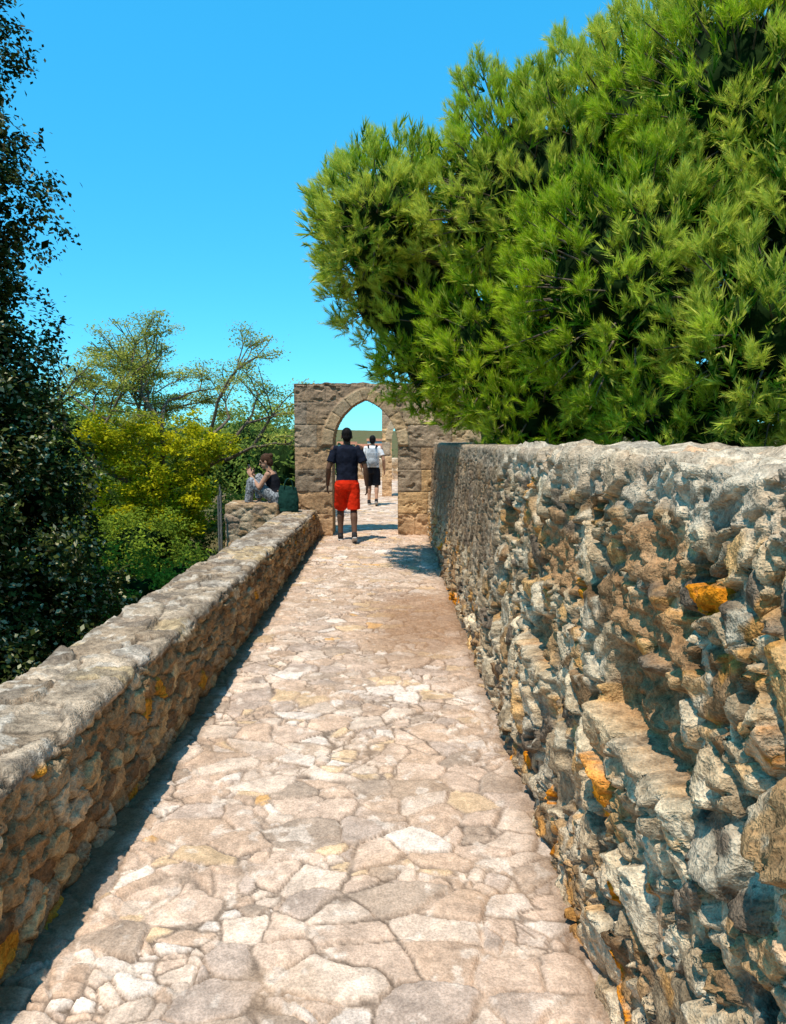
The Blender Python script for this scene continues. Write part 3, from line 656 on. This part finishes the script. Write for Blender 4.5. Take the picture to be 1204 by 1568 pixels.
def standing(name,loc,rot,skin,shirt,shorts,H=1.73,lf=.15,lb=-.2,sleeve=.55,short_len=.80,pack=None,shoulder=.195,wristL=(-.30,.10,.86),wristR=(.30,-.02,.86)):
    E=empty(name,loc,rot);E.scale=(H/1.73,)*3
    B=Shape();I=Matrix.Identity(3)
    hipL,hipR=(-.09,0,.90),(.09,0,.90)
    kL,aL=(-.10,lf+.05,.50),(-.105,lf,.085)
    kR,aR=(.10,lb*.25+.05,.485),(.105,lb,.125)
    for h_,k_,a_,fd,lift in ((hipL,kL,aL,(0,1,0),0),(hipR,kR,aR,(0,.92,-.38),0)):
        k_=np.array(k_);a_=np.array(a_);h_=np.array(h_)
        B.loft([h_,h_*.5+k_*.5,k_+(0,0,.04)],[(.088,.095),(.078,.082),.057]);B.ell(k_,(.054,.056,.06))
        B.loft([k_,k_*.68+a_*.32+(0,-.018,0),k_*.4+a_*.6+(0,-.006,0),a_],[.052,(.056,.060),.044,.036]);B.ell(a_,(.037,.04,.04))
    B.loft([(0,0,.84),(0,-.01,.93),(0,0,1.05),(0,.01,1.18),(0,0,1.32),(0,-.01,1.42),(0,-.005,1.47)],[(.14,.10),(.168,.115),(.145,.10),(.16,.11),(.18,.115),(.165,.09),(.06,.055)])
    B.loft([(0,-.005,1.42),(0,.01,1.54)],[.062,.054])
    R=Matrix.Rotation(math.radians(-6),3,'X');P=head(B,(0,.015,1.615),R)
    for sd_,wr in ((-1,wristL),(1,wristR)):
        sh=np.array((sd_*shoulder,-.005,1.415));el_=np.array((sd_*(shoulder+.085),-.06,1.13));wr=np.array(wr)
        B.ell(sh,(.06,.06,.06));B.loft([sh,sh*.5+el_*.5,el_],[.052,.049,.038]);B.ell(el_,(.038,)*3)
        B.loft([el_,el_*.7+wr*.3,wr],[.038,.041,.026])
        hand(B,wr,wr-el_+np.array((0,.02,-.05)),(-sd_,0.3,0),-sd_*-1)
    B.obj('body',skin,E,.0045,2);eyes(P,E,R)
    Hh=Shape();Hh.ell(P(0,-.022,.035),(.083,.097,.098),R);Hh.ell(P(0,-.055,-.02),(.07,.06,.07),R)
    ho=Hh.obj('hair',M_hair,E,.006,2)
    S=Shape();W=[(.172,.128),(.166,.122),(.172,.125),(.19,.13),(.18,.105),(.075,.068)]
    S.loft([(0,-.005,.86),(0,0,1.04),(0,.008,1.18),(0,0,1.32),(0,-.008,1.43),(0,-.005,1.485)],W)
    for sd_ in (-1,1):
        sh=np.array((sd_*(shoulder-.02),-.005,1.42));el_=np.array((sd_*(shoulder+.085),-.06,1.13));en=sh+(el_-sh)*sleeve*1.25
        S.ell(sh,(.068,.07,.062));S.loft([sh,en],[.066,.068])
    S.obj('t_shirt',shirt,E,.008,3,.018)
    T=Shape();T.loft([(0,0,.80),(0,-.005,.9),(0,0,1.0)],[(.165,.125),(.18,.135),(.155,.115)])
    for h_,k_ in ((hipL,kL),(hipR,kR)):
        h_=np.array(h_);k_=np.array(k_);T.loft([h_,h_*.5+k_*.5,h_+(k_-h_)*short_len*1.22],[(.1,.12),(.105,.115),(.102,.11)])
    T.obj('shorts',shorts,E,.008,3,.02)
    for nm,a_,tilt in (('shoe_left',aL,0),('shoe_right',aR,-.42)):
        s_=Shape();a_=np.array(a_);Rr=Matrix.Rotation(tilt,3,'X')
        def Q(x,y,z): return tuple(Vector(a_)+Rr@Vector((x,y,z)))
        s_.loft([Q(0,-.075,-.045),Q(0,-.03,-.035),Q(0,.05,-.045),Q(0,.12,-.058),Q(0,.175,-.066)],[(.03,.034),(.038,.045),(.043,.036),(.044,.026),(.025,.014)]);s_.loft([Q(0,0,.03),Q(0,-.01,-.05)],[.042,.045])
        s_.obj(nm,M_shoe,E,.006,2)
        u=Shape();u.loft([Q(0,-.085,-.073),Q(0,.05,-.073),Q(0,.19,-.073)],[(.034,.011),(.044,.011),(.028,.010)]);u.obj(nm+'_sole',M_sole,E,0)
    if pack:
        K=Shape();K.loft([(0,-.17,.98),(0,-.19,1.1),(0,-.185,1.3),(0,-.165,1.42)],[(.13,.075),(.14,.085),(.13,.08),(.09,.05)]);K.ell((0,-.255,1.1),(.09,.035,.09))
        K.obj('backpack',pack,E,.008,3)
        st_=Shape()
        for q in (-1,1): st_.loft([(q*.09,-.13,1.42),(q*.105,-.03,1.50),(q*.105,.08,1.44),(q*.12,.125,1.3),(q*.15,.1,1.12),(q*.13,-.09,1.02)],[(.02,.006)]*6)
        st_.obj('backpack_straps',M_blk,E,0)
    return E
standing('walking_man',(-.66,11.75,.012),math.radians(4),M_skin1,M_navy,M_red,1.72)
standing('walking_boy',(-.41,17.9,.01),math.radians(-4),M_skin2,M_white,M_blk,1.60,lf=.12,lb=-.16,pack=M_grey,sleeve=.5,wristL=(-.30,.16,.92),wristR=(.29,.06,.87))
# seated woman, local facing +Y, seat at z=0
E=empty('seated_woman',(-1.80,12.12,.575),math.radians(80))
B=Shape();W=np.array
B.loft([(0,-.02,.03),(0,0,.12),(0,.02,.24),(0,.055,.34),(0,.09,.44),(0,.10,.50)],[(.13,.12),(.165,.13),(.12,.09),(.135,.10),(.145,.085),(.05,.05)])
B.loft([(0,.095,.47),(0,.135,.58)],[.05,.046])
R=Matrix.Rotation(math.radians(-18),3,'X')@Matrix.Rotation(math.radians(8),3,'Z');P=head(B,(0,.165,.645),R,.94)
legs=[((-.09,.02,.1),(-.13,.36,.33),(-.12,.42,-.02)),((.09,.02,.1),(.10,.31,.38),(.10,.32,.03))]
for h_,k_,a_ in legs:
    h_,k_,a_=W(h_),W(k_),W(a_);B.loft([h_,h_*.5+k_*.5,k_],[.085,.074,.055]);B.ell(k_,(.055,)*3);B.loft([k_,k_*.65+a_*.35,a_],[.053,.05,.034])
    B.loft([a_+(0,-.03,-.02),a_+(0,.08,-.035),a_+(0,.17,-.045)],[(.03,.03),(.038,.022),(.026,.012)])
for sd_,el_,wr in ((-1,(-.22,.20,.25),(-.08,.38,.42)),(1,(.21,.22,.23),(.07,.40,.44))):
    sh=W((sd_*.155,.085,.445));el_=W(el_);wr=W(wr);B.ell(sh,(.048,)*3);B.loft([sh,el_],[.042,.033]);B.ell(el_,(.033,)*3);B.loft([el_,wr],[.034,.022])
    hand(B,wr,wr-el_+W((0,.0,.10)),(-sd_,0,.3),sd_)
B.obj('body',M_skin2,E,.0045,2);eyes(P,E,R)
Hh=Shape();Hh.ell(P(0,-.024,.036),(.083,.095,.094),R);Hh.ell(P(0,-.06,-.02),(.07,.06,.08),R);Hh.ell(P(0,-.115,.07),(.04,.04,.04),R);Hh.obj('hair',M_hairb,E,.006,2)
S=Shape();S.loft([(0,0,.10),(0,.02,.22),(0,.055,.34),(0,.085,.42),(0,.092,.455)],[(.172,.137),(.135,.10),(.148,.11),(.14,.098),(.10,.07)])
for q in (-1,1): S.loft([(q*.09,.02,.42),(q*.085,.09,.50),(q*.085,.17,.42)],[(.022,.012)]*3)
S.obj('tank_top',M_blk,E,.007,2,.01)
T=Shape();T.loft([(0,-.02,.0),(0,-.01,.1),(0,.0,.16)],[(.155,.14),(.18,.15),(.155,.125)])
for h_,k_,a_ in legs:
    h_,k_,a_=W(h_),W(k_),W(a_);T.loft([h_,h_*.5+k_*.5,k_],[.1,.09,.072]);T.ell(k_,(.072,)*3);T.loft([k_,k_*.6+a_*.4,k_*.08+a_*.92],[.07,.072,.06])
T.obj('trousers',M_pat,E,.008,2,.015)
ph=Shape();ph.loft([(-.0,.43,.46),(-.0,.445,.60)],[(.037,.006)]*2,m=4);ph.obj('phone',M_phone,E,0)
tb=empty('tote_bag',(-1.60,12.02,.42),math.radians(12))
K=Shape();K.loft([(0,0,0),(0,0,.04),(0,0,.2),(0,.01,.34),(.01,.0,.42)],[(.15,.08),(.165,.095),(.165,.09),(.15,.06),(.13,.03)]);K.obj('bag_body',M_green,tb,.01,2,.03)
K=Shape()
for q in (-.03,.03):
    K.loft([(.07*math.cos(a)+.01,q,.38+.16*math.sin(a)) for a in np.linspace(0,math.pi,12)],[(.008,.008)]*12,ref=(0,1,0),m=8)
K.obj('handles',M_green,tb,0)
# wire fence by the slope
M_metal=plain_mat('galvanised_wire',(.16,.15,.13),.7,.2)
fe=empty('wire_fence')
sg=[]
fp=[(-2.62,11.7),(-2.80,12.7),(-3.15,14.2)]
for x,y in fp: sg.append(((x,y,-1.6),(x,y,.72),.016,.016))
for (x0,y0),(x1,y1) in zip(fp[:-1],fp[1:]):
    for zz in (-.6,-.25,.1,.4,.68): sg.append(((x0,y0,zz),(x1,y1,zz),.004,.004))
tubes('posts_and_wires',sg,M_metal,fe,6)
